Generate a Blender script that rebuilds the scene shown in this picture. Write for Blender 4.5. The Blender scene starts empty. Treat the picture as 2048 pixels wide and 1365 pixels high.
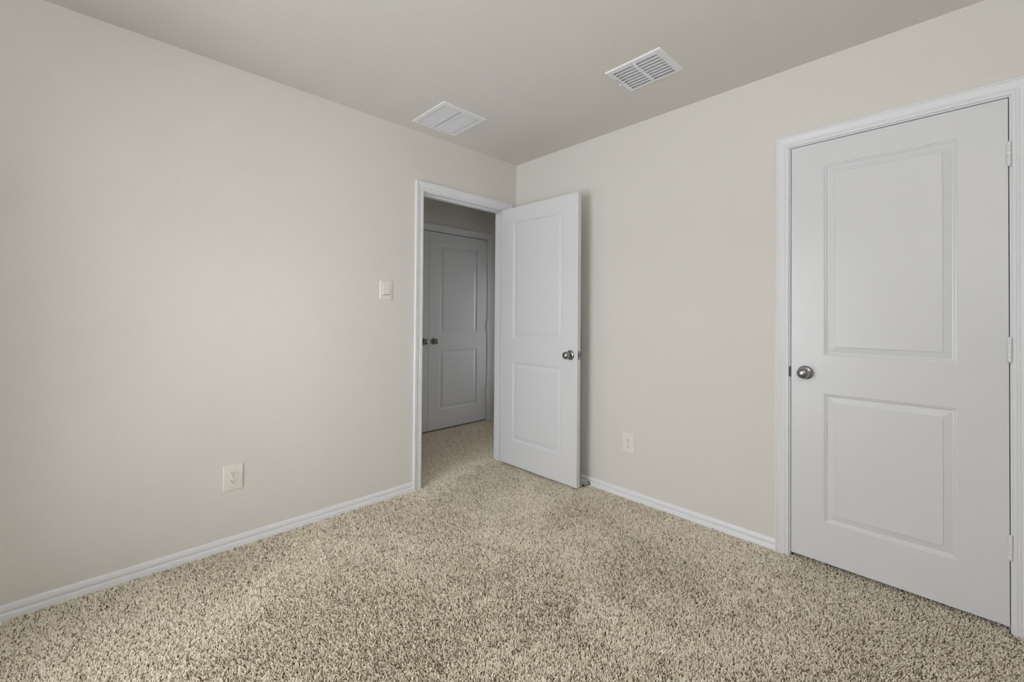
import bpy, bmesh, math, random
import numpy as np
from mathutils import Vector, Matrix

random.seed(7)
SC = bpy.context.scene
COL = SC.collection
PI = math.pi

# ------------------------------------------------------------------ camera
CAM_POS = (-2.4945, -2.5468, 1.181)
YAW, PITCH, ROLL, FPX, CY = 0.8034, 0.0096, 0.0073, 853.65, 624.1
fw = Vector((math.cos(YAW) * math.cos(PITCH), math.sin(YAW) * math.cos(PITCH), math.sin(PITCH)))
rt0 = Vector((math.sin(YAW), -math.cos(YAW), 0))
up0 = rt0.cross(fw)
rt = rt0 * math.cos(ROLL) + up0 * math.sin(ROLL)
up = up0 * math.cos(ROLL) - rt0 * math.sin(ROLL)
cam = bpy.data.cameras.new('camera')
cam_o = bpy.data.objects.new('camera', cam)
COL.objects.link(cam_o)
M = Matrix.Identity(4)
for i in range(3):
    M[i][0], M[i][1], M[i][2], M[i][3] = rt[i], up[i], -fw[i], CAM_POS[i]
cam_o.matrix_world = M
cam.sensor_width = 36
cam.sensor_fit = 'HORIZONTAL'
cam.lens = FPX * 36 / 2048
cam.shift_y = (CY - 682.5) / 2048
cam.clip_start = 0.02
SC.camera = cam_o

# ------------------------------------------------------------------ world, light, exposure
SC.view_settings.view_transform = 'Standard'
SC.view_settings.look = 'None'
SC.view_settings.gamma = 1.0
SC.view_settings.use_curve_mapping = False
SC.view_settings.exposure = 0.05
SC.cycles.diffuse_bounces = 8
SC.cycles.max_bounces = 12

SKY, GROUND = 8.0, 7.2 # daylight outside the windows, above and below the horizon
W = bpy.data.worlds.new('sky')
SC.world = W
W.use_nodes = True
nt = W.node_tree
tcw = nt.nodes.new('ShaderNodeTexCoord')
spw = nt.nodes.new('ShaderNodeSeparateXYZ')
rmp = nt.nodes.new('ShaderNodeMapRange')
rmp.inputs['From Min'].default_value = -0.06
rmp.inputs['From Max'].default_value = 0.06
rmp.inputs['To Min'].default_value = GROUND
rmp.inputs['To Max'].default_value = SKY
nt.links.new(tcw.outputs['Generated'], spw.inputs[0])
nt.links.new(spw.outputs[2], rmp.inputs['Value'])
nt.links.new(rmp.outputs[0], nt.nodes['Background'].inputs[1])
nt.nodes['Background'].inputs[0].default_value = (0.958, 0.985, 1.025, 1)

WIN_Y0, WIN_Y1, WIN_Z0, WIN_Z1 = -1.55, -0.45, 0.20, 2.02   # bedroom window, in the wall to the viewer's left
WALL_W = -3.25                                              # inner face of the window wall
WALL_S = -3.12                                              # inner face of the wall behind the camera
HX0, HX1 = -1.75, 1.30                                      # ends of the hall
HW = (0.47, 0.70, 0.30, 1.75)                               # unseen window added to light the hall from its right end: y0 y1 z0 z1


def portal(name, loc, rz, w, h):
    """lets the renderer sample the daylight through a window opening (emits nothing itself)."""
    l_ = bpy.data.lights.new(name, 'AREA')
    l_.shape = 'RECTANGLE'
    l_.size, l_.size_y = w, h
    l_.cycles.is_portal = True
    o_ = bpy.data.objects.new(name, l_)
    COL.objects.link(o_)
    o_.location = loc
    o_.rotation_euler = (PI / 2, 0, rz)


portal('window_portal', (WALL_W - 0.16, (WIN_Y0 + WIN_Y1) / 2, (WIN_Z0 + WIN_Z1) / 2), -PI / 2, WIN_Y1 - WIN_Y0, WIN_Z1 - WIN_Z0)
portal('hall_portal', (HX1 + 0.11, (HW[0] + HW[1]) / 2, (HW[2] + HW[3]) / 2), PI / 2, HW[1] - HW[0], HW[3] - HW[2])
FILL_W = 30.0     # power of the added fill light, aimed up, unseen behind the viewer


# ------------------------------------------------------------------ materials
def mat(name, color, rough=0.5, metal=0.0, spec=0.5, bump=None, emit=None):
    m = bpy.data.materials.new(name)
    m.use_nodes = True
    nt = m.node_tree
    b = nt.nodes['Principled BSDF']
    b.inputs['Base Color'].default_value = (*color, 1)
    b.inputs['Roughness'].default_value = rough
    b.inputs['Metallic'].default_value = metal
    b.inputs['Specular IOR Level'].default_value = spec
    if emit:
        b.inputs['Emission Color'].default_value = (1, 0.97, 0.93, 1)
        b.inputs['Emission Strength'].default_value = emit
    if bump:
        tc = nt.nodes.new('ShaderNodeTexCoord')
        last = None
        for scale, dist, detail in bump:
            n = nt.nodes.new('ShaderNodeTexNoise')
            n.inputs['Scale'].default_value = scale
            n.inputs['Detail'].default_value = detail
            nt.links.new(tc.outputs['Object'], n.inputs['Vector'])
            bp = nt.nodes.new('ShaderNodeBump')
            bp.inputs['Strength'].default_value = 1.0
            bp.inputs['Distance'].default_value = dist
            nt.links.new(n.outputs['Fac'], bp.inputs['Height'])
            if last:
                nt.links.new(last.outputs['Normal'], bp.inputs['Normal'])
            last = bp
        nt.links.new(last.outputs['Normal'], b.inputs['Normal'])
    return m


M_WALL = mat('wall_paint', (0.712, 0.694, 0.657), 0.75, spec=0.25, bump=[(110, 0.0012, 2), (9, 0.0006, 1)])
M_CEIL = mat('ceiling_paint', (0.712, 0.694, 0.657), 0.85, spec=0.15, bump=[(70, 0.0008, 2)])
M_TRIM = mat('trim_paint', (0.775, 0.786, 0.815), 0.38, spec=0.45, bump=[(25, 0.00025, 1)])
M_DOOR = mat('door_paint', (0.712, 0.722, 0.746), 0.31, spec=0.45, bump=[(140, 0.00010, 2), (14, 0.00045, 1)])
M_PLAST = mat('ivory_plastic', (0.78, 0.76, 0.705), 0.32, spec=0.5)
M_SLOT = mat('slot_dark', (0.03, 0.028, 0.025), 0.7)
M_NICKEL = mat('satin_nickel', (0.34, 0.34, 0.345), 0.22, metal=1.0)
M_NICKEL_D = mat('dark_nickel', (0.20, 0.20, 0.20), 0.35, metal=1.0)
M_VENT = mat('vent_enamel', (0.82, 0.83, 0.86), 0.40, spec=0.4)
M_VANE = mat('vane_metal', (0.42, 0.44, 0.46), 0.45, spec=0.4)
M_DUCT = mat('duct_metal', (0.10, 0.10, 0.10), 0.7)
M_BACK = mat('carpet_backing', (0.12, 0.095, 0.06), 0.95, spec=0.05)
M_RUBBER = mat('rubber_tip', (0.05, 0.05, 0.05), 0.6)


def carpet_mat():
    m = bpy.data.materials.new('carpet_yarn')
    m.use_nodes = True
    nt = m.node_tree
    b = nt.nodes['Principled BSDF']
    b.inputs['Roughness'].default_value = 0.9
    b.inputs['Specular IOR Level'].default_value = 0.15
    at = nt.nodes.new('ShaderNodeAttribute')
    at.attribute_name = 'tint'
    cr = nt.nodes.new('ShaderNodeValToRGB')
    e = cr.color_ramp.elements
    e[0].position, e[0].color = 0.0, (0.17, 0.120, 0.065, 1)
    e[1].position, e[1].color = 1.0, (0.97, 0.915, 0.80, 1)
    for p, c in ((0.16, (0.39, 0.30, 0.19)), (0.34, (0.82, 0.738, 0.59)), (0.62, (0.95, 0.885, 0.765))):
        el = e.new(p)
        el.color = (*c, 1)
    nt.links.new(at.outputs['Fac'], cr.inputs['Fac'])
    nt.links.new(cr.outputs['Color'], b.inputs['Base Color'])
    return m


M_YARN = carpet_mat()


def glass_mat():
    m = bpy.data.materials.new('window_glass')
    m.use_nodes = True
    nt = m.node_tree
    nt.nodes.clear()
    o = nt.nodes.new('ShaderNodeOutputMaterial')
    mx = nt.nodes.new('ShaderNodeMixShader')
    fr = nt.nodes.new('ShaderNodeFresnel')
    fr.inputs[0].default_value = 1.45
    t = nt.nodes.new('ShaderNodeBsdfTransparent')
    g = nt.nodes.new('ShaderNodeBsdfGlossy')
    g.inputs['Roughness'].default_value = 0.0
    nt.links.new(fr.outputs[0], mx.inputs[0])
    nt.links.new(t.outputs[0], mx.inputs[1])
    nt.links.new(g.outputs[0], mx.inputs[2])
    nt.links.new(mx.outputs[0], o.inputs[0])
    return m


M_GLASS = glass_mat()


# ------------------------------------------------------------------ helpers
def tag(o, label=None, cat=None, kind=None, group=None):
    if label: o['label'] = label
    if cat: o['category'] = cat
    if kind: o['kind'] = kind
    if group: o['group'] = group
    return o


def obj(name, bm, m, parent=None, smooth=None, recalc=True):
    if recalc:
        bmesh.ops.recalc_face_normals(bm, faces=bm.faces[:])
    me = bpy.data.meshes.new(name)
    bm.to_mesh(me)
    bm.free()
    me.materials.append(m)
    if smooth is not None:
        me.polygons.foreach_set('use_smooth', [True] * len(me.polygons))
        me.set_sharp_from_angle(angle=math.radians(smooth))
    o = bpy.data.objects.new(name, me)
    COL.objects.link(o)
    if parent is not None:
        o.parent = parent
    return o


def empty(name, loc=(0, 0, 0), rz=0.0, parent=None):
    o = bpy.data.objects.new(name, None)
    COL.objects.link(o)
    o.empty_display_size = 0.05
    o.location = loc
    o.rotation_euler = (0, 0, rz)
    if parent is not None:
        o.parent = parent
    return o


def box(bm, x0, x1, y0, y1, z0, z1):
    v = [bm.verts.new((x, y, z)) for z in (z0, z1) for y in (y0, y1) for x in (x0, x1)]
    for f in ((0, 2, 3, 1), (4, 5, 7, 6), (0, 1, 5, 4), (2, 6, 7, 3), (0, 4, 6, 2), (1, 3, 7, 5)):
        bm.faces.new([v[i] for i in f])
    return v


def boxes(lst):
    bm = bmesh.new()
    for b in lst:
        box(bm, *b)
    return bm


def bevel(o, w, seg=2, ang=60):
    md = o.modifiers.new('bevel', 'BEVEL')
    md.width = w
    md.segments = seg
    md.limit_method = 'ANGLE'
    md.angle_limit = math.radians(ang)
    return o


def lathe(bm, prof, n=32, axis='-y', center=(0, 0, 0)):
    """prof: list of (a along axis, radius)."""
    rings = []
    for a, r in prof:
        ring = []
        if r < 1e-6:
            p = {'-y': (0, -a, 0), 'x': (a, 0, 0), '-x': (-a, 0, 0), 'z': (0, 0, a), '-z': (0, 0, -a)}[axis]
            ring = [bm.verts.new(Vector(center) + Vector(p))]
        else:
            for i in range(n):
                t = 2 * PI * i / n
                c, s = r * math.cos(t), r * math.sin(t)
                p = {'-y': (c, -a, s), 'x': (a, c, s), '-x': (-a, c, s), 'z': (c, s, a), '-z': (c, s, -a)}[axis]
                ring.append(bm.verts.new(Vector(center) + Vector(p)))
        rings.append(ring)
    for A, B in zip(rings, rings[1:]):
        for i in range(n):
            j = (i + 1) % n
            if len(A) == 1 and len(B) == 1:
                continue
            if len(A) == 1:
                bm.faces.new((A[0], B[i], B[j]))
            elif len(B) == 1:
                bm.faces.new((A[i], B[0], A[j]))
            else:
                bm.faces.new((A[i], A[j], B[j], B[i]))
    for r in (rings[0], rings[-1]):
        if len(r) > 1:
            bm.faces.new(r)


def sweep(pts0, pts1):
    """closed profile loops -> prism."""
    bm = bmesh.new()
    a = [bm.verts.new(p) for p in pts0]
    b = [bm.verts.new(p) for p in pts1]
    n = len(a)
    for i in range(n):
        j = (i + 1) % n
        bm.faces.new((a[i], a[j], b[j], b[i]))
    bm.faces.new(a)
    bm.faces.new(b)
    return bm


# ------------------------------------------------------------------ room shell
H = 2.44
FL = -0.012          # carpet backing; pile tips reach about z = 0
T = 0.1145           # partition thickness
HALL_Y = 1.125       # face of the far hall wall


def wall(name, blist, label):
    return tag(obj(name, boxes(blist), M_WALL), label, 'wall', 'structure')


# jamb faces
AX0, AX1, AZ = -0.893, -0.127, 2.036       # bedroom doorway (in left wall)
BY0, BY1, BZ = -2.6935, -1.9755, 2.0345    # closed door opening (in right wall)
CX0, CX1, CZ = -0.881, 0.649, 2.040        # hall double door
JT = 0.018

wall('wall_left', [(WALL_W - 0.15, AX0 - JT, 0, T, FL - .03, H), (AX1 + JT, 0.0, 0, T, FL - .03, H), (AX0 - JT, AX1 + JT, 0, T, AZ + JT, H)],
     'beige painted bedroom wall with the open doorway and light switch')
wall('wall_right', [(0, T, BY1 + JT, T, FL - .03, H), (0, T, WALL_S - .12, BY0 - JT, FL - .03, H), (0, T, BY0 - JT, BY1 + JT, BZ + JT, H)],
     'beige painted bedroom wall with the large closed door')
wall('wall_back', [(WALL_W - 0.15, T, WALL_S - .12, WALL_S, FL - .03, H)], 'beige bedroom wall behind the viewer')
wall('wall_window', [(WALL_W - 0.15, WALL_W, WALL_S, WIN_Y0, FL - .03, H), (WALL_W - 0.15, WALL_W, WIN_Y1, 0, FL - .03, H),
                     (WALL_W - 0.15, WALL_W, WIN_Y0, WIN_Y1, FL - .03, WIN_Z0), (WALL_W - 0.15, WALL_W, WIN_Y0, WIN_Y1, WIN_Z1, H)],
     'beige bedroom wall with the window, out of view')
wall('wall_hall', [(HX0, CX0 - JT, HALL_Y, HALL_Y + T, FL - .03, H), (CX1 + JT, HX1, HALL_Y, HALL_Y + T, FL - .03, H),
                   (CX0 - JT, CX1 + JT, HALL_Y, HALL_Y + T, CZ + JT, H)], 'beige hall wall above and beside the grey double doors')
wall('wall_hall_end', [(HX0 - .1, HX0, T, HALL_Y + T, FL - .03, H), (HX1, HX1 + .1, T - .12, HW[0], FL - .03, H), (HX1, HX1 + .1, HW[1], HALL_Y + T, FL - .03, H),
                       (HX1, HX1 + .1, HW[0], HW[1], FL - .03, HW[2]), (HX1, HX1 + .1, HW[0], HW[1], HW[3], H)], 'beige walls closing both ends of the hall')
wall('wall_hall_near', [(T, HX1, 0, T, FL - .03, H)], 'beige hall wall facing the double doors')
wall('wall_closet', [(T, .75, BY1 + .05, BY1 + .10, FL - .03, H), (T, .75, BY0 - .10, BY0 - .05, FL - .03, H), (.75, .80, BY0 - .10, BY1 + .10, FL - .03, H)],
     'walls of the closet behind the closed door')
wall('wall_hall_closet', [(CX0 - .1, CX0 - .05, HALL_Y + T, 1.8, FL - .03, H), (CX1 + .05, CX1 + .10, HALL_Y + T, 1.8, FL - .03, H), (CX0 - .1, CX1 + .1, 1.8, 1.85, FL - .03, H)],
     'walls of the closet behind the hall double doors')

# floor
bm = boxes([(WALL_W - .15, HX1 + .1, WALL_S - .12, 1.85, FL - .10, FL)])
tag(obj('floor', bm, M_BACK), 'floor under the carpet of bedroom and hall', 'floor', 'structure')

# ceiling with two openings for the vents
V1 = (-1.0585, -0.7245, -0.470, -0.115)     # return grille outer x0 x1 y0 y1
V2 = (-0.6350, -0.3810, -1.598, -1.294)     # supply register outer
H1 = (V1[0] + .030, V1[1] - .030, V1[2] + .032, V1[3] - .026)
H2 = (V2[0] + .030, V2[1] - .022, V2[2] + .026, V2[3] - .022)
xs = sorted({WALL_W - .15, H1[0], H1[1], H2[0], H2[1], HX1 + .1})
ys = sorted({WALL_S - .12, H1[2], H1[3], H2[2], H2[3], 1.85})
bm = bmesh.new()
gv = {(i, j): bm.verts.new((x, y, H)) for i, x in enumerate(xs) for j, y in enumerate(ys)}
for i in range(len(xs) - 1):
    for j in range(len(ys) - 1):
        cx, cy = (xs[i] + xs[i + 1]) / 2, (ys[j] + ys[j + 1]) / 2
        if any(h[0] < cx < h[1] and h[2] < cy < h[3] for h in (H1, H2)):
            continue
        bm.faces.new((gv[i, j], gv[i, j + 1], gv[i + 1, j + 1], gv[i + 1, j]))
ext = bmesh.ops.extrude_face_region(bm, geom=bm.faces[:])
for v in [g for g in ext['geom'] if isinstance(g, bmesh.types.BMVert)]:
    v.co.z += 0.10
tag(obj('ceiling', bm, M_CEIL), 'flat beige painted ceiling with two white vents', 'ceiling', 'structure')

# ------------------------------------------------------------------ baseboards
BASE = [(0, FL), (0.0115, FL), (0.0115, 0.0165), (0.0105, 0.0180), (0.0068, 0.0195), (0.0062, 0.0215), (0.0085, 0.0285), (0.0092, 0.0310),
        (0.0090, 0.0340), (0.0080, 0.0400), (0.0062, 0.0460), (0.0046, 0.0505), (0.0030, 0.0525), (0.0, 0.0530)]


def baseboard(name, wallkind, s0, s1, label, y=0.0):
    if wallkind == 'A':      # faces -y
        f = lambda s: [(s, y - h, z) for h, z in BASE]
    elif wallkind == 'B':    # faces -x
        f = lambda s: [(y - h, s, z) for h, z in BASE]
    elif wallkind == 'W':    # faces +x
        f = lambda s: [(y + h, s, z) for h, z in BASE]
    else:                    # faces +y
        f = lambda s: [(s, y + h, z) for h, z in BASE]
    return tag(obj(name, sweep(f(s0), f(s1)), M_TRIM, smooth=35), label, 'baseboard', 'structure')


RV, CW = 0.007, 0.0605
baseboard('baseboard_left', 'A', WALL_W, AX0 - RV - CW, 'white baseboard along the left wall up to the doorway')
baseboard('baseboard_corner', 'A', AX1 + RV + CW, -0.0115, 'short white baseboard behind the open door')
baseboard('baseboard_right', 'B', -0.0, BY1 + .006 + .058, 'white baseboard along the right wall up to the closed door')
baseboard('baseboard_far_right', 'B', BY0 - .006 - .058, WALL_S, 'white baseboard right of the closed door')
baseboard('baseboard_hall', 'A', CX1 + RV + CW, HX1, 'white baseboard on the hall wall right of the double doors', HALL_Y)
baseboard('baseboard_hall_left', 'A', HX0, CX0 - RV - CW, 'white baseboard on the hall wall left of the double doors', HALL_Y)
baseboard('baseboard_window', 'W', WALL_S, 0.0, 'white baseboard under the window', WALL_W)
baseboard('baseboard_back', 'S', WALL_W, 0.0, 'white baseboard behind the viewer', WALL_S)

# ------------------------------------------------------------------ door casings and jambs
CAS = [(0.0, 0.0), (0.0, 0.0080), (0.0020, 0.0096), (0.0100, 0.0102), (0.0118, 0.0084), (0.0146, 0.0084), (0.0166, 0.0106), (0.0196, 0.0106),
       (0.0212, 0.0090), (0.0235, 0.0091), (0.0340, 0.0116), (0.0460, 0.0152), (0.0478, 0.0134), (0.0506, 0.0134), (0.0526, 0.0164), (0.0575, 0.0168),
       (0.0605, 0.0140), (0.0605, 0.0)]


def doorway(name, label, F, s0, s1, zt, depth, rv, cw, stop_at, sides=(True, True), strike=None):
    """F(s, h, z) maps along-wall, out-of-wall, height to the world. s0 < s1 are the jamb faces."""
    root = empty(name, F((s0 + s1) / 2, 0, 0))
    tag(root, label, 'door frame', 'structure')
    k = cw / 0.0605
    prof = [(u * k, h) for u, h in CAS]

    def P(n, a, b, smooth=30):
        o = obj(n, sweep(a, b), M_TRIM, smooth=smooth)
        o.parent = root
        o.matrix_parent_inverse = root.matrix_basis.inverted()
        return o

    lo_, hi_ = s0 - rv, s1 + rv
    if sides[0]:
        P('casing_leg', [F(lo_ - u, h, FL) for u, h in prof], [F(lo_ - u, h, zt + rv + u) for u, h in prof])
    if sides[1]:
        P('casing_leg', [F(hi_ + u, h, FL) for u, h in prof], [F(hi_ + u, h, zt + rv + u) for u, h in prof])
    P('casing_head', [F(lo_ - u, h, zt + rv + u) for u, h in prof], [F(hi_ + u, h, zt + rv + u) for u, h in prof])
    # jambs
    def B(n, sa, sb, ha, hb, za, zb):
        bm = bmesh.new()
        v = [bm.verts.new(F(s, h, z)) for z in (za, zb) for h in (ha, hb) for s in (sa, sb)]
        for f in ((0, 2, 3, 1), (4, 5, 7, 6), (0, 1, 5, 4), (2, 6, 7, 3), (0, 4, 6, 2), (1, 3, 7, 5)):
            bm.faces.new([v[i] for i in f])
        o = obj(n, bm, M_TRIM)
        o.parent = root
        o.matrix_parent_inverse = root.matrix_basis.inverted()
        bevel(o, 0.0008, 1)
        return o
    B('jamb_leg', s0 - JT, s0, 0.0005, -depth, FL, zt + JT)
    B('jamb_leg', s1, s1 + JT, 0.0005, -depth, FL, zt + JT)
    B('jamb_head', s0, s1, 0.0005, -depth, zt, zt + JT)
    a, b = stop_at
    B('stop_strip', s0, s0 + .011, -a, -b, FL, zt)
    B('stop_strip', s1 - .011, s1, -a, -b, FL, zt)
    B('stop_strip', s0 + .011, s1 - .011, -a, -b, zt - .011, zt)
    return root, B


FA = lambda s, h, z: (s, -h, z)
FB = lambda s, h, z: (-h, s, z)
FC = lambda s, h, z: (s, HALL_Y - h, z)
FA2 = lambda s, h, z: (s, T + h, z)
tA, BA = doorway('trim_1', 'white moulded casing around the open bedroom doorway', FA, AX0, AX1, AZ, T, RV, CW, (0.039, 0.074))
tB, BB = doorway('trim_2', 'white moulded casing around the large closed door at right', FB, BY0, BY1, BZ, T, .006, .058, (0.039, 0.074))
tC, BC = doorway('trim_3', 'grey-white casing around the double doors across the hall', FC, CX0, CX1, CZ, T, RV, CW, (0.039, 0.074))
# casing on the hall side of the bedroom doorway
for sa, sgn in ((AX0 - RV, -1), (AX1 + RV, 1)):
    o = obj('casing_leg', sweep([FA2(sa + sgn * u, h, FL) for u, h in CAS], [FA2(sa + sgn * u, h, AZ + RV + u) for u, h in CAS]), M_TRIM, smooth=30)
    o.parent = tA
    o.matrix_parent_inverse = tA.matrix_basis.inverted()
o = obj('casing_head', sweep([FA2(AX0 - RV - u, h, AZ + RV + u) for u, h in CAS], [FA2(AX1 + RV + u, h, AZ + RV + u) for u, h in CAS]), M_TRIM, smooth=30)
o.parent = tA
o.matrix_parent_inverse = tA.matrix_basis.inverted()
# strike plate with its curved lip on the left jamb of the closed door
bm = bmesh.new()
n = 10
loop0, loop1 = [], []
for i in range(n + 1):
    t = i / n
    z = 0.886 + 0.054 * t
    w = 0.0075 * math.sin(PI * t) ** 0.5 if 0 < t < 1 else 0.0
    loop0.append((0.0012, BY1 + 0.0012 + w, z))
front = [bm.verts.new((-0.0026, y, z)) for _, y, z in loop0] + [bm.verts.new((-0.0026, BY1 - 0.0016, z)) for _, y, z in reversed(loop0)]
back = [bm.verts.new((0.030, v.co.y if v.co.y < BY1 else min(v.co.y, BY1 + .0008), v.co.z)) for v in front]
nf = len(front)
for i in range(nf):
    j = (i + 1) % nf
    bm.faces.new((front[i], front[j], back[j], back[i]))
bm.faces.new(front)
bm.faces.new(back)
o = obj('strike_plate', bm, mat('aged_bronze', (0.045, 0.042, 0.040), 0.4, metal=0.6))
o.parent = tB
o.matrix_parent_inverse = tB.matrix_basis.inverted()
o['label'] = 'dark metal strike plate'

# ------------------------------------------------------------------ doors
PROF = [(0.0, 0.0), (0.0012, 0.0024), (0.0032, 0.0036), (0.0075, 0.0044), (0.0090, 0.0066), (0.0120, 0.0088), (0.0165, 0.0096), (0.0190, 0.0088),
        (0.0420, 0.0040), (0.0436, 0.0014)]
DZ0, DZ1 = 0.0155, 2.0310
PANELS = [(1.0020, 1.9145), (0.2085, 0.8205)]
STILE = 0.1345
DT = 0.035


def door_slab_bm(w):
    bm = bmesh.new()
    x0, x1 = STILE, w - STILE
    zs = [DZ0, PANELS[1][0], PANELS[1][1], PANELS[0][0], PANELS[0][1], DZ1]
    cache = {}

    def V(x, y, z):
        k = (round(x, 5), round(y, 5), round(z, 5))
        if k not in cache:
            cache[k] = bm.verts.new((x, y, z))
        return cache[k]
    for side in (0, 1):
        y = 0.0 if side == 0 else DT
        sg = 1 if side == 0 else -1
        xx = [0.0, x0, x1, w]
        for i in range(3):
            for j in range(5):
                if i == 1 and j in (1, 3):
                    za, zb = zs[j], zs[j + 1]
                    rings = []
                    for t, d in PROF:
                        yy = y + sg * d
                        rings.append([V(x0 + t, yy, za + t), V(x1 - t, yy, za + t), V(x1 - t, yy, zb - t), V(x0 + t, yy, zb - t)])
                    for A, Bq in zip(rings, rings[1:]):
                        for q in range(4):
                            r = (q + 1) % 4
                            bm.faces.new((A[q], A[r], Bq[r], Bq[q]))
                    bm.faces.new(rings[-1])
                else:
                    bm.faces.new((V(xx[i], y, zs[j]), V(xx[i + 1], y, zs[j]), V(xx[i + 1], y, zs[j + 1]), V(xx[i], y, zs[j + 1])))
    xx = [0.0, x0, x1, w]
    for i in range(3):
        for z in (DZ0, DZ1):
            bm.faces.new((V(xx[i], 0, z), V(xx[i + 1], 0, z), V(xx[i + 1], DT, z), V(xx[i], DT, z)))
    for j in range(5):
        for x in (0.0, w):
            bm.faces.new((V(x, 0, zs[j]), V(x, 0, zs[j + 1]), V(x, DT, zs[j + 1]), V(x, DT, zs[j])))
    return bm


ROSE = [(0.0, 0.0335), (0.0025, 0.0335), (0.0050, 0.0322), (0.0085, 0.0275), (0.0110, 0.0205), (0.0120, 0.0150), (0.0120, 0.0)]
KNOB = [(0.0118, 0.0125), (0.0200, 0.0108), (0.0270, 0.0112), (0.0310, 0.0150), (0.0345, 0.0205), (0.0380, 0.0240), (0.0395, 0.0242), (0.0405, 0.0252),
        (0.0450, 0.0262), (0.0520, 0.0262), (0.0580, 0.0245), (0.0630, 0.0210), (0.0670, 0.0155), (0.0692, 0.0085), (0.0700, 0.0)]


def add_knob(parent, x, z, m_knob, both=True):
    for front in ((True, False) if both else (True,)):
        kb = bmesh.new()
        lathe(kb, KNOB, 40)
        k = obj('knob', kb, m_knob, parent, smooth=40)
        k['label'] = 'satin nickel round knob'
        rb = bmesh.new()
        lathe(rb, ROSE, 40)
        r = obj('rose', rb, m_knob, k, smooth=40)
        k.location = (x, 0.0 if front else DT, z)
        if not front:
            k.rotation_euler = (0, 0, PI)


def add_hinge(parent, x, y, z, m):
    bm = bmesh.new()
    L_, r = 0.0885, 0.0065
    for i in range(5):
        a, b = -L_ / 2 + i * L_ / 5, -L_ / 2 + (i + 1) * L_ / 5
        lathe(bm, [(a + .0004, r * .86), (a + .0010, r), (b - .0010, r), (b - .0004, r * .86)], 18, 'z', (0, 0, 0))
    lathe(bm, [(-L_ / 2 - .004, .0), (-L_ / 2 - .0035, r * .6), (-L_ / 2, r * .75), (L_ / 2, r * .75), (L_ / 2 + .0035, r * .6), (L_ / 2 + .004, 0)], 18, 'z', (0, 0, 0))
    o = obj('hinge', bm, m, parent, smooth=40)
    o.location = (x, y, z)
    return o


def make_door(name, label, w, loc, rz, knob_x, hinge, latch, knob_z=0.914, both=True, hz=(1.814, 1.066, 0.3175)):
    d = empty(name, loc, rz)
    tag(d, label, 'door', 'structure')
    s = obj('slab', door_slab_bm(w), M_DOOR, d)
    bevel(s, 0.0012, 2, 80)
    add_knob(d, knob_x, knob_z, M_NICKEL, both)
    if hinge is not None:
        for z in hz:
            add_hinge(d, hinge[0], hinge[1], z, M_TRIM)
    if latch is not None:
        x, sg = latch
        bm = boxes([(min(x, x + sg * .0012), max(x, x + sg * .0012), DT / 2 - .0125, DT / 2 + .0125, knob_z - .0285, knob_z + .0285)])
        p = obj('latch_plate', bm, M_NICKEL, d)
        p['label'] = 'nickel latch plate'
        bm = boxes([(min(x, x + sg * .008), max(x, x + sg * .008), DT / 2 - .006, DT / 2 + .007, knob_z - .008, knob_z + .008)])
        bevel(obj('latch_bolt', bm, M_NICKEL_D, p), .002, 2)
        bm = bmesh.new()
        for dz in (-.021, .021):
            lathe(bm, [(x + sg * .0005, .0035), (x + sg * .0018, .0030), (x + sg * .0018, 0)], 12, 'x', (0, DT / 2, knob_z + dz))
        obj('screw', bm, M_NICKEL_D, p)
    return d


# open bedroom door: front face (towards the window) at x = -0.169
make_door('door_1', 'white two-panel door standing open into the bedroom', 0.762, (-0.169, -0.008, 0), -PI / 2 + math.radians(0.60), 0.762 - .060,
          (-0.006, 0.0405), (0.762, 1))
# closed door at right
make_door('door_2', 'large white two-panel door closed in the right wall', 0.7125, (0.0, BY1 - .0030, 0), -PI / 2, 0.0600, (0.7125 + .0015, -0.0085), (0.0, -1), both=False)
# double doors across the hall
SEAM = -0.1165
make_door('door_3', 'grey two-panel right leaf of the double doors across the hall', 0.762, (SEAM, HALL_Y, 0), 0.0, 0.060, (0.762 + .0015, -0.0085), None, knob_z=.918, both=False)
make_door('door_4', 'left leaf of the hall double doors, mostly hidden by the doorway', 0.7615, (SEAM - .0030 - .7615, HALL_Y, 0), 0.0, 0.7615 - .060, (-.0015, -0.0085), None, knob_z=.918, both=False)

# ------------------------------------------------------------------ outlets and switch
def rrect(x0, x1, z0, z1, r, n=5):
    out = []
    for cx, cz, a0 in ((x1 - r, z1 - r, 0), (x0 + r, z1 - r, 90), (x0 + r, z0 + r, 180), (x1 - r, z0 + r, 270)):
        for i in range(n + 1):
            t = math.radians(a0 + 90 * i / n)
            out.append((cx + r * math.cos(t), cz + r * math.sin(t)))
    return out


def slab_from(loops):
    """stack of equal-length 2D loops [(y, pts)] -> closed solid, faces -y."""
    bm = bmesh.new()
    rings = [[bm.verts.new((x, y, z)) for x, z in pts] for y, pts in loops]
    n = len(rings[0])
    for A, B in zip(rings, rings[1:]):
        for i in range(n):
            j = (i + 1) % n
            bm.faces.new((A[i], A[j], B[j], B[i]))
    bm.faces.new(rings[0])
    bm.faces.new(rings[-1])
    return bm


def plate(root, w, h, name='cover_plate'):
    e = 0.0025
    bm = slab_from([(0.0, rrect(-w / 2, w / 2, -h / 2, h / 2, .004)), (-.0035, rrect(-w / 2, w / 2, -h / 2, h / 2, .004)),
                    (-.0058, rrect(-w / 2 + e, w / 2 - e, -h / 2 + e, h / 2 - e, .0035)), (-.0062, rrect(-w / 2 + .005, w / 2 - .005, -h / 2 + .005, h / 2 - .005, .003))])
    return obj(name, bm, M_PLAST, root, smooth=30)


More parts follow.
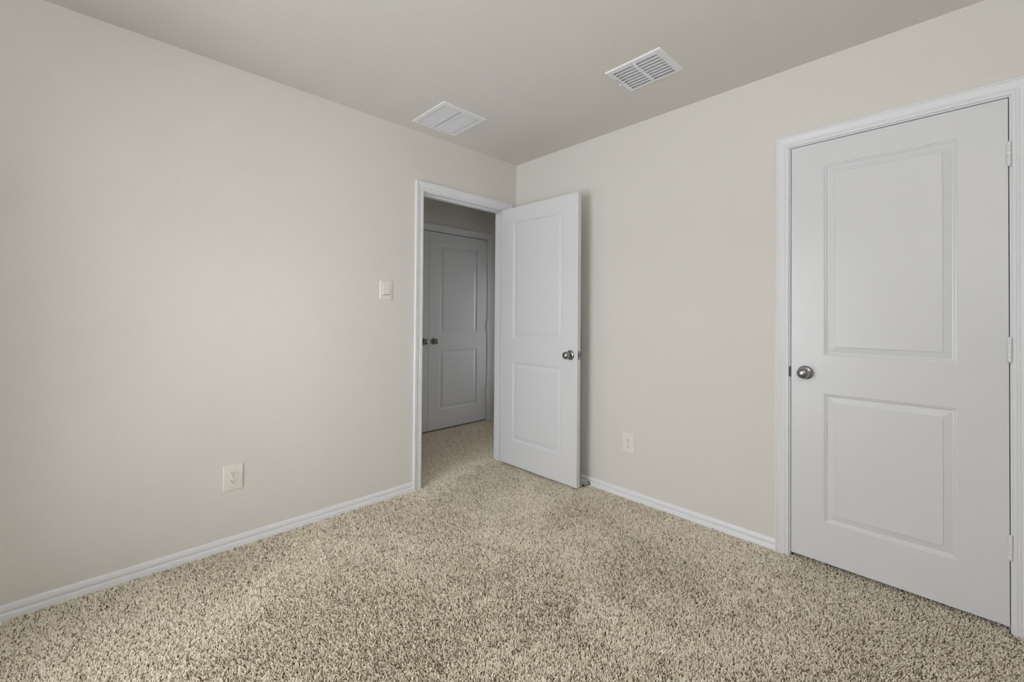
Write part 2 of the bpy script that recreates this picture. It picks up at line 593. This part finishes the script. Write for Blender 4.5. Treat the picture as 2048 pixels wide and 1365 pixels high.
def make_outlet(loc, rz, label, w=.0855, h=.1285):
    r = empty('wall_outlet', loc, rz)
    tag(r, label, 'outlet', group='duplex wall outlets')
    plate(r, w, h)
    for dz in (.0197, -.0197):
        # receptacle face: circle with flat top and bottom
        def face(k):
            pts = []
            for i in range(36):
                t = 2 * PI * i / 36
                pts.append((.0172 * k * math.cos(t), dz + max(-.0142 * k, min(.0142 * k, .0172 * k * math.sin(t)))))
            return pts
        f = obj('receptacle', slab_from([(-.0055, face(1.0)), (-.0074, face(1.0)), (-.0082, face(.95))]), M_PLAST, r, smooth=30)
        bm = bmesh.new()
        for sx, hh in ((-.0064, .0080), (.0064, .0066)):
            box(bm, sx - .0011, sx + .0011, -.0085, -.0070, dz + .0035 - hh / 2, dz + .0035 + hh / 2)
        lathe(bm, [(.0070, .0027), (.0085, .0027), (.0085, 0)], 14, '-y', (0, 0, dz - .0075))
        s = obj('contact_slots', bm, M_SLOT, f)
        s['label'] = 'dark contact slots'
    bm = bmesh.new()
    lathe(bm, [(.0058, .0032), (.0072, .0028), (.0076, 0)], 14, '-y')
    sc = obj('screw', bm, M_VANE, r)
    return r


make_outlet((-1.9990, 0, .3520), 0.0, 'ivory duplex outlet low on the left wall')
make_outlet((0, -1.0675, .3555), -PI / 2, 'ivory duplex outlet low on the right wall between the two doors')

sw = empty('light_switch', (-1.1705, 0, 1.3410))
tag(sw, 'ivory rocker light switch left of the open doorway', 'light switch')
plate(sw, .0840, .1205)
bm = boxes([(-.0240, .0240, -.0085, -.0050, -.0345, .0345)])
fr = bevel(obj('switch_frame', bm, M_PLAST, sw), .0008, 2)
bm = bmesh.new()
pr = [(-.0070, .0325), (-.0110, .0320), (-.0100, .0020), (-.0135, -.0275), (-.0060, -.0290)]
a = [bm.verts.new((-.0215, y, z)) for y, z in pr]
b = [bm.verts.new((.0215, y, z)) for y, z in pr]
for i in range(5):
    j = (i + 1) % 5
    bm.faces.new((a[i], a[j], b[j], b[i]))
bm.faces.new(a)
bm.faces.new(b)
bevel(obj('rocker', bm, M_PLAST, sw), .0008, 2)
bm = boxes([(-.0216, .0216, -.0088, -.0070, -.0312, -.0290)])
g = obj('rocker_gap', bm, M_SLOT, sw)
g['label'] = 'thin dark gap under the rocker'

# ------------------------------------------------------------------ return grille on the ceiling
rg = empty('return_grille', ((V1[0] + V1[1]) / 2, (V1[2] + V1[3]) / 2, H))
tag(rg, 'white square return grille with fine slats on the ceiling by the doorway', 'vent')


def child(n, bm, m, root, **k):
    o = obj(n, bm, m, **k)
    o.parent = root
    o.matrix_parent_inverse = root.matrix_basis.inverted()
    return o


def rect_ring(bm, loops):
    """loops: (x0,x1,y0,y1,z) successive rectangles joined by quads."""
    rs = [[bm.verts.new(p) for p in ((x0, y0, z), (x1, y0, z), (x1, y1, z), (x0, y1, z))] for x0, x1, y0, y1, z in loops]
    for A, B in zip(rs, rs[1:]):
        for i in range(4):
            j = (i + 1) % 4
            bm.faces.new((A[i], A[j], B[j], B[i]))
    return rs


def ins(v, a, z):
    return (v[0] + a, v[1] - a, v[2] + a, v[3] - a, z)


bm = bmesh.new()
I1 = (V1[0] + .031, V1[1] - .031, V1[2] + .034, V1[3] - .027)
rect_ring(bm, [(*V1, H), (*V1, H - .0025), ins(V1, .003, H - .0050), (I1[0] - .003, I1[1] + .003, I1[2] - .003, I1[3] + .003, H - .0056), (*I1, H - .0045), (*I1, H - .0015)])
xm0, xm1 = -.9000, -.8830
box(bm, xm0, xm1, I1[2], I1[3], H - .0046, H - .0005)
child('frame', bm, M_VENT, rg)
bm = bmesh.new()
NS = 27
p = (I1[3] - I1[2]) / NS
for cx0, cx1 in ((I1[0], xm0 - .0055), (xm1, I1[1] - .0060)):
    for i in range(NS):
        yc = I1[2] + (i + .5) * p
        w, t = p * .52, .0010
        ca, sa = math.cos(math.radians(38)), math.sin(math.radians(38))
        pr = []
        for du, dv in ((-w / 2, -t / 2), (w / 2, -t / 2), (w / 2, t / 2), (-w / 2, t / 2)):
            pr.append((yc + du * ca + dv * sa, H - .0010 - du * sa + dv * ca))
        A = [bm.verts.new((cx0, y, z)) for y, z in pr]
        B = [bm.verts.new((cx1, y, z)) for y, z in pr]
        for q in range(4):
            r = (q + 1) % 4
            bm.faces.new((A[q], A[r], B[r], B[q]))
        bm.faces.new(A)
        bm.faces.new(B)
child('slats', bm, M_VENT, rg)


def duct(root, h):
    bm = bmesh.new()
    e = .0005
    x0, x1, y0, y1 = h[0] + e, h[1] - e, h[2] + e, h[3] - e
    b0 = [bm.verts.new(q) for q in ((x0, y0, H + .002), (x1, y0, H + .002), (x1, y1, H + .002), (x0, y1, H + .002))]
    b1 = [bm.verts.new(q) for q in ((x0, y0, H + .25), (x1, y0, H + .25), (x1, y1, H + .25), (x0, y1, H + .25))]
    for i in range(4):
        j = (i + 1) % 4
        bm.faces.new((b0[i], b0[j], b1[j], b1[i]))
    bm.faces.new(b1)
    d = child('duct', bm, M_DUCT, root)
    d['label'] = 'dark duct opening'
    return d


duct(rg, H1)

# ------------------------------------------------------------------ supply register on the ceiling
sr = empty('supply_register', ((V2[0] + V2[1]) / 2, (V2[2] + V2[3]) / 2, H))
tag(sr, 'white ceiling register with two rows of rounded louvre slots, nearer the viewer', 'vent')
bm = bmesh.new()
zf = H - .0065
rs = rect_ring(bm, [(*V2, H), (*V2, H - .0015), ins(V2, .0040, zf + .0006), ins(V2, .0060, zf)])
edges = []
ring = rs[-1]
edges += [bm.edges.get((ring[i], ring[(i + 1) % 4])) for i in range(4)]
SX0, SX1 = -.5925, -.4120
slot_loops = []
for i in range(8):
    xc = SX0 + (SX1 - SX0) * i / 7
    for ya, yb in ((-1.5665, -1.4515), (-1.4360, -1.3215)):
        pts = rrect(xc - .0086, xc + .0086, ya, yb, .0084, 6)
        vs = [bm.verts.new((x, y, zf)) for x, y in pts]
        es = [bm.edges.new((vs[k], vs[(k + 1) % len(vs)])) for k in range(len(vs))]
        slot_loops.append(vs)
        edges += es
bmesh.ops.triangle_fill(bm, use_beauty=True, use_dissolve=False, edges=edges)
# drop any face filling a slot
for f in bm.faces[:]:
    c = f.calc_center_median()
    if abs(c.z - zf) < 1e-5 and all(abs(v.co.z - zf) < 1e-5 for v in f.verts):
        for vs in slot_loops:
            if all(v in vs for v in f.verts):
                bm.faces.remove(f)
                break
for vs in slot_loops:
    top = [bm.verts.new((v.co.x, v.co.y, zf + .0018)) for v in vs]
    for k in range(len(vs)):
        j = (k + 1) % len(vs)
        bm.faces.new((vs[k], vs[j], top[j], top[k]))
child('face_plate', bm, M_VENT, sr)
bm = bmesh.new()
for i in range(8):
    xc = SX0 + (SX1 - SX0) * i / 7
    s = 1 if i < 7 else -1
    # curved blade seen through the slot; its lower edge touches the plate
    arc = []
    for k in range(7):
        t = k / 6
        if s > 0:
            arc.append((xc + .0095 - .020 * t + .003 * math.sin(PI * t), zf + .0020 + .016 * t))
        else:
            arc.append((xc - .0090 + .019 * t, zf + .0020 + .010 * t * t))
    n1 = [(x, z + .0010) for x, z in arc]
    pr = arc + n1[::-1]
    A = [bm.verts.new((x, V2[2] + .027, z)) for x, z in pr]
    B = [bm.verts.new((x, V2[3] - .023, z)) for x, z in pr]
    for q in range(len(pr)):
        r = (q + 1) % len(pr)
        bm.faces.new((A[q], A[r], B[r], B[q]))
    bm.faces.new(A)
    bm.faces.new(B)
child('louvre_blades', bm, M_VANE, sr, smooth=40)
bm = boxes([(-.5530, -.4870, V2[3] - .0125, V2[3] - .0105, zf - .0004, zf + .001)])
child('lever_slot', bm, M_SLOT, sr)['label'] = 'thin dark slot for the damper lever'
bm = boxes([(-.5080, -.4930, V2[3] - .0105, V2[3] - .0030, zf - .0030, zf - .0010), (-.4990, -.4950, V2[3] - .0125, V2[3] - .0030, zf - .0100, zf - .0010)])
child('damper_lever', bm, M_VENT, sr)
for i in range(6):
    xc = SX0 + (SX1 - SX0) * i / 7
    child('damper_pin', boxes([(xc - .003, xc + .001, -1.3370, -1.3330, zf + .003, zf + .010)]), M_SLOT, sr)
duct(sr, H2)

# ------------------------------------------------------------------ door stop on the right baseboard
ds = empty('door_stop', (-0.0115, -0.764, 0.0125))
tag(ds, 'small metal door stop on the baseboard behind the open door edge', 'door stop')
bm = bmesh.new()
lathe(bm, [(0, .0125), (.003, .0125), (.0055, .010), (.0075, .006), (.0075, 0)], 20, '-x')
obj('base_flange', bm, M_NICKEL_D, ds, smooth=40)
bm = bmesh.new()
prof = [(.0070, .0048)]
for i in range(44):
    a = .008 + i * .0013
    prof += [(a, .0052), (a + .0004, .0058), (a + .0009, .0058), (a + .0012, .0050)]
prof.append((.066, .0))
lathe(bm, prof, 14, '-x')
obj('spring', bm, mat('bright_chrome', (0.75, 0.75, 0.76), 0.2, metal=1.0), ds, smooth=60)
bm = bmesh.new()
lathe(bm, [(.064, .0), (.064, .0075), (.074, .0080), (.077, .0065), (.077, 0)], 16, '-x')
obj('rubber_tip', bm, M_RUBBER, ds, smooth=40)

# ------------------------------------------------------------------ window behind the viewer's left
w1 = empty('window_1', (WALL_W, (WIN_Y0 + WIN_Y1) / 2, WIN_Z0))
tag(w1, 'white framed window lighting the bedroom, out of view', 'window', 'structure')
fx0, fx1 = WALL_W - .11, WALL_W - .05
bm = boxes([(fx0, fx1, WIN_Y0, WIN_Y0 + .035, WIN_Z0, WIN_Z1), (fx0, fx1, WIN_Y1 - .035, WIN_Y1, WIN_Z0, WIN_Z1), (fx0, fx1, WIN_Y0, WIN_Y1, WIN_Z0, WIN_Z0 + .035),
            (fx0, fx1, WIN_Y0, WIN_Y1, WIN_Z1 - .035, WIN_Z1), (fx0, fx1, WIN_Y0, WIN_Y1, 1.20, 1.24)])
child('window_frame', bm, M_TRIM, w1)
for za, zb in ((WIN_Z0 + .035, 1.20), (1.24, WIN_Z1 - .035)):
    child('pane', boxes([(WALL_W - .083, WALL_W - .079, WIN_Y0 + .035, WIN_Y1 - .035, za, zb)]), M_GLASS, w1)
child('window_sill', boxes([(WALL_W - .05, WALL_W + .02, WIN_Y0 - .0, WIN_Y1 + .0, WIN_Z0 - .02, WIN_Z0)]), M_TRIM, w1)

w2 = empty('hall_fill_window', (HX1, (HW[0] + HW[1]) / 2, HW[2]))  # added unseen opening, sized to brighten the hall from the right
tag(w2, 'small white window added out of view to light the hall from its right end', 'window', 'structure')
child('window_frame', boxes([(HX1 + .03, HX1 + .08, HW[0], HW[0] + .02, HW[2], HW[3]), (HX1 + .03, HX1 + .08, HW[1] - .02, HW[1], HW[2], HW[3]),
                             (HX1 + .03, HX1 + .08, HW[0], HW[1], HW[2], HW[2] + .02), (HX1 + .03, HX1 + .08, HW[0], HW[1], HW[3] - .02, HW[3])]), M_TRIM, w2)
child('pane', boxes([(HX1 + .053, HX1 + .057, HW[0] + .02, HW[1] - .02, HW[2] + .02, HW[3] - .02)]), M_GLASS, w2)

# ------------------------------------------------------------------ added uplighter, unseen, bounces fill light off the ceiling
fl = empty('fill_uplighter', (-2.78, -2.90, 0.0))
tag(fl, 'slim black uplighter added unseen behind the viewer to bounce fill light off the ceiling', 'lamp')
M_BLACK = mat('black_metal', (0.03, 0.03, 0.03), 0.4, spec=0.5)
bm = bmesh.new()
lathe(bm, [(.0, .0), (.0, .13), (.012, .13), (.022, .10), (.026, .014), (.026, 0)], 32, 'z')
obj('base', bm, M_BLACK, fl, smooth=35)
bm = bmesh.new()
lathe(bm, [(.024, 0), (.024, .012), (1.39, .012), (1.39, 0)], 20, 'z')
obj('pole', bm, M_BLACK, fl, smooth=35)
bm = bmesh.new()
lathe(bm, [(1.38, 0), (1.38, .03), (1.40, .09), (1.45, .15), (1.51, .185), (1.51, .181), (1.452, .145), (1.405, .085), (1.39, .0)], 36, 'z')
obj('bowl_shade', bm, M_TRIM, fl, smooth=35)
ul = bpy.data.lights.new('fill_light', 'AREA')
ul.shape = 'DISK'
ul.size = 0.28
ul.energy = FILL_W
ul.color = (0.958, 0.985, 1.025)
ulo = bpy.data.objects.new('fill_light', ul)
COL.objects.link(ulo)
ulo.parent = fl
ulo.location = (0, 0, 1.495)
ulo.rotation_euler = (PI, 0, 0)

# ------------------------------------------------------------------ carpet pile (uncountable tufts, one object)
rng = np.random.default_rng(11)


def value_noise(x, y, cell, seed):
    r = np.random.default_rng(seed)
    g = r.random((512, 512))
    u, v = x / cell + 200.0, y / cell + 200.0
    i, j = np.floor(u).astype(int), np.floor(v).astype(int)
    fu, fv = u - i, v - j
    fu, fv = fu * fu * (3 - 2 * fu), fv * fv * (3 - 2 * fv)
    i0, i1, j0, j1 = i % 512, (i + 1) % 512, j % 512, (j + 1) % 512
    return (g[i0, j0] * (1 - fu) * (1 - fv) + g[i1, j0] * fu * (1 - fv) + g[i0, j1] * (1 - fu) * fv + g[i1, j1] * fu * fv)


def scatter(x0, x1, y0, y1, pitch):
    """jittered rows of tufts, as the stitches of a tufted carpet."""
    nx, ny = max(1, int((x1 - x0) / pitch)), max(1, int((y1 - y0) / pitch))
    gx, gy = np.meshgrid((np.arange(nx) + .5) / nx, (np.arange(ny) + .5) / ny, indexing='ij')
    gx = x0 + (x1 - x0) * (gx + rng.uniform(-.42, .42, gx.shape) / nx)
    gy = y0 + (y1 - y0) * (gy + rng.uniform(-.42, .42, gy.shape) / ny)
    return np.stack([gx.ravel(), gy.ravel()], 1)


DENS = 0.0047        # stitch pitch; each tuft is a twisted yarn of three strands
STR = 3
parts = [scatter(WALL_W + .012, -.012, WALL_S + .012, -.012, DENS), scatter(AX0 + .004, AX1 - .004, -.012, T + .012, DENS),
         scatter(HX0 + .01, HX1 - .01, T + .012, HALL_Y - .004, DENS), scatter(0, .10, BY0 + .004, BY1 - .004, DENS),
         scatter(-.012, 0.0, BY0 + .004, BY1 - .004, DENS), scatter(CX0 + .004, CX1 - .004, HALL_Y - .004, HALL_Y + .06, DENS)]
R = np.concatenate(parts)
NT = len(R)
TX, TY = R[:, 0], R[:, 1]
tuft_ang = rng.uniform(0, 2 * PI, NT)
tuft_amt = rng.uniform(.05, .80, NT)
tuft_len = rng.uniform(.0088, .0130, NT)
tuft_tint = np.clip(rng.normal(.74, .12, NT), 0, 1)
tuft_tint = np.where(rng.random(NT) < .20, rng.uniform(.02, .40, NT), tuft_tint)
# the nap lies in bands left by the vacuum cleaner
nb = value_noise(TX * .8 + TY * .35, TY * .8 - TX * .35, .34, 3) - .5
nb2 = value_noise(TX, TY, .11, 5) - .5
band = np.tanh(5 * nb + 2.0 * nb2)
cl = lambda c_, s_: 2 * value_noise(TX, TY, c_, s_) - 1
lx = np.cos(tuft_ang) * tuft_amt - .10 + .27 * band + .35 * cl(.010, 21)
ly = np.sin(tuft_ang) * tuft_amt - .06 + .17 * band + .35 * cl(.010, 22)
nrm = np.sqrt(1 + lx ** 2 + ly ** 2)
ax, ay, az = lx / nrm, ly / nrm, 1 / nrm
ph0 = rng.uniform(0, 2 * PI, NT)
twist = rng.uniform(2.2, 3.6, NT)
yarn_r = rng.uniform(.00062, .00092, NT)
K = 5
N = NT * STR
pos = np.zeros((NT, STR, K, 3), np.float32)
rad = np.zeros((NT, STR, K), np.float32)
for j in range(STR):
    for k in range(K):
        t = k / (K - 1)
        bend = t ** 1.4
        ph = ph0 + j * 2 * PI / STR + twist * t
        fl = yarn_r * (.75 + .45 * t)
        pos[:, j, k, 0] = TX + ax * tuft_len * bend * 1.1 + fl * np.cos(ph)
        pos[:, j, k, 1] = TY + ay * tuft_len * bend * 1.1 + fl * np.sin(ph)
        pos[:, j, k, 2] = FL + tuft_len * az * t
        rad[:, j, k] = yarn_r * (1.05 if k < K - 1 else .70)
pos = pos.reshape(N, K, 3)
rad = rad.reshape(N, K)
rep = lambda a_: np.repeat(a_, STR)
x, y = rep(TX), rep(TY)
# keep the tips out of walls and boards
inroom = (x < -.012) & (y < -.012)
pos[:, :, 0] = np.where(inroom[:, None], np.minimum(pos[:, :, 0], -.010), pos[:, :, 0])
notdoor = inroom & ((x < AX0) | (x > AX1))
pos[:, :, 1] = np.where(notdoor[:, None], np.minimum(pos[:, :, 1], -.010), pos[:, :, 1])
tint = np.clip(rep(tuft_tint) + rng.normal(0, .06, N), 0, 1).astype(np.float32)

hc = bpy.data.hair_curves.new('carpet')
hc.add_curves([K] * N)
hc.attributes['position'].data.foreach_set('vector', pos.reshape(-1))
ra = hc.attributes.get('radius') or hc.attributes.new('radius', 'FLOAT', 'POINT')
ra.data.foreach_set('value', rad.reshape(-1).astype(np.float32))
ta = hc.attributes.new('tint', 'FLOAT', 'CURVE')
ta.data.foreach_set('value', tint)
hc.materials.append(M_YARN)
co = bpy.data.objects.new('carpet', hc)
COL.objects.link(co)
tag(co, 'speckled beige and brown cut-pile carpet covering the whole floor', 'carpet', 'stuff')
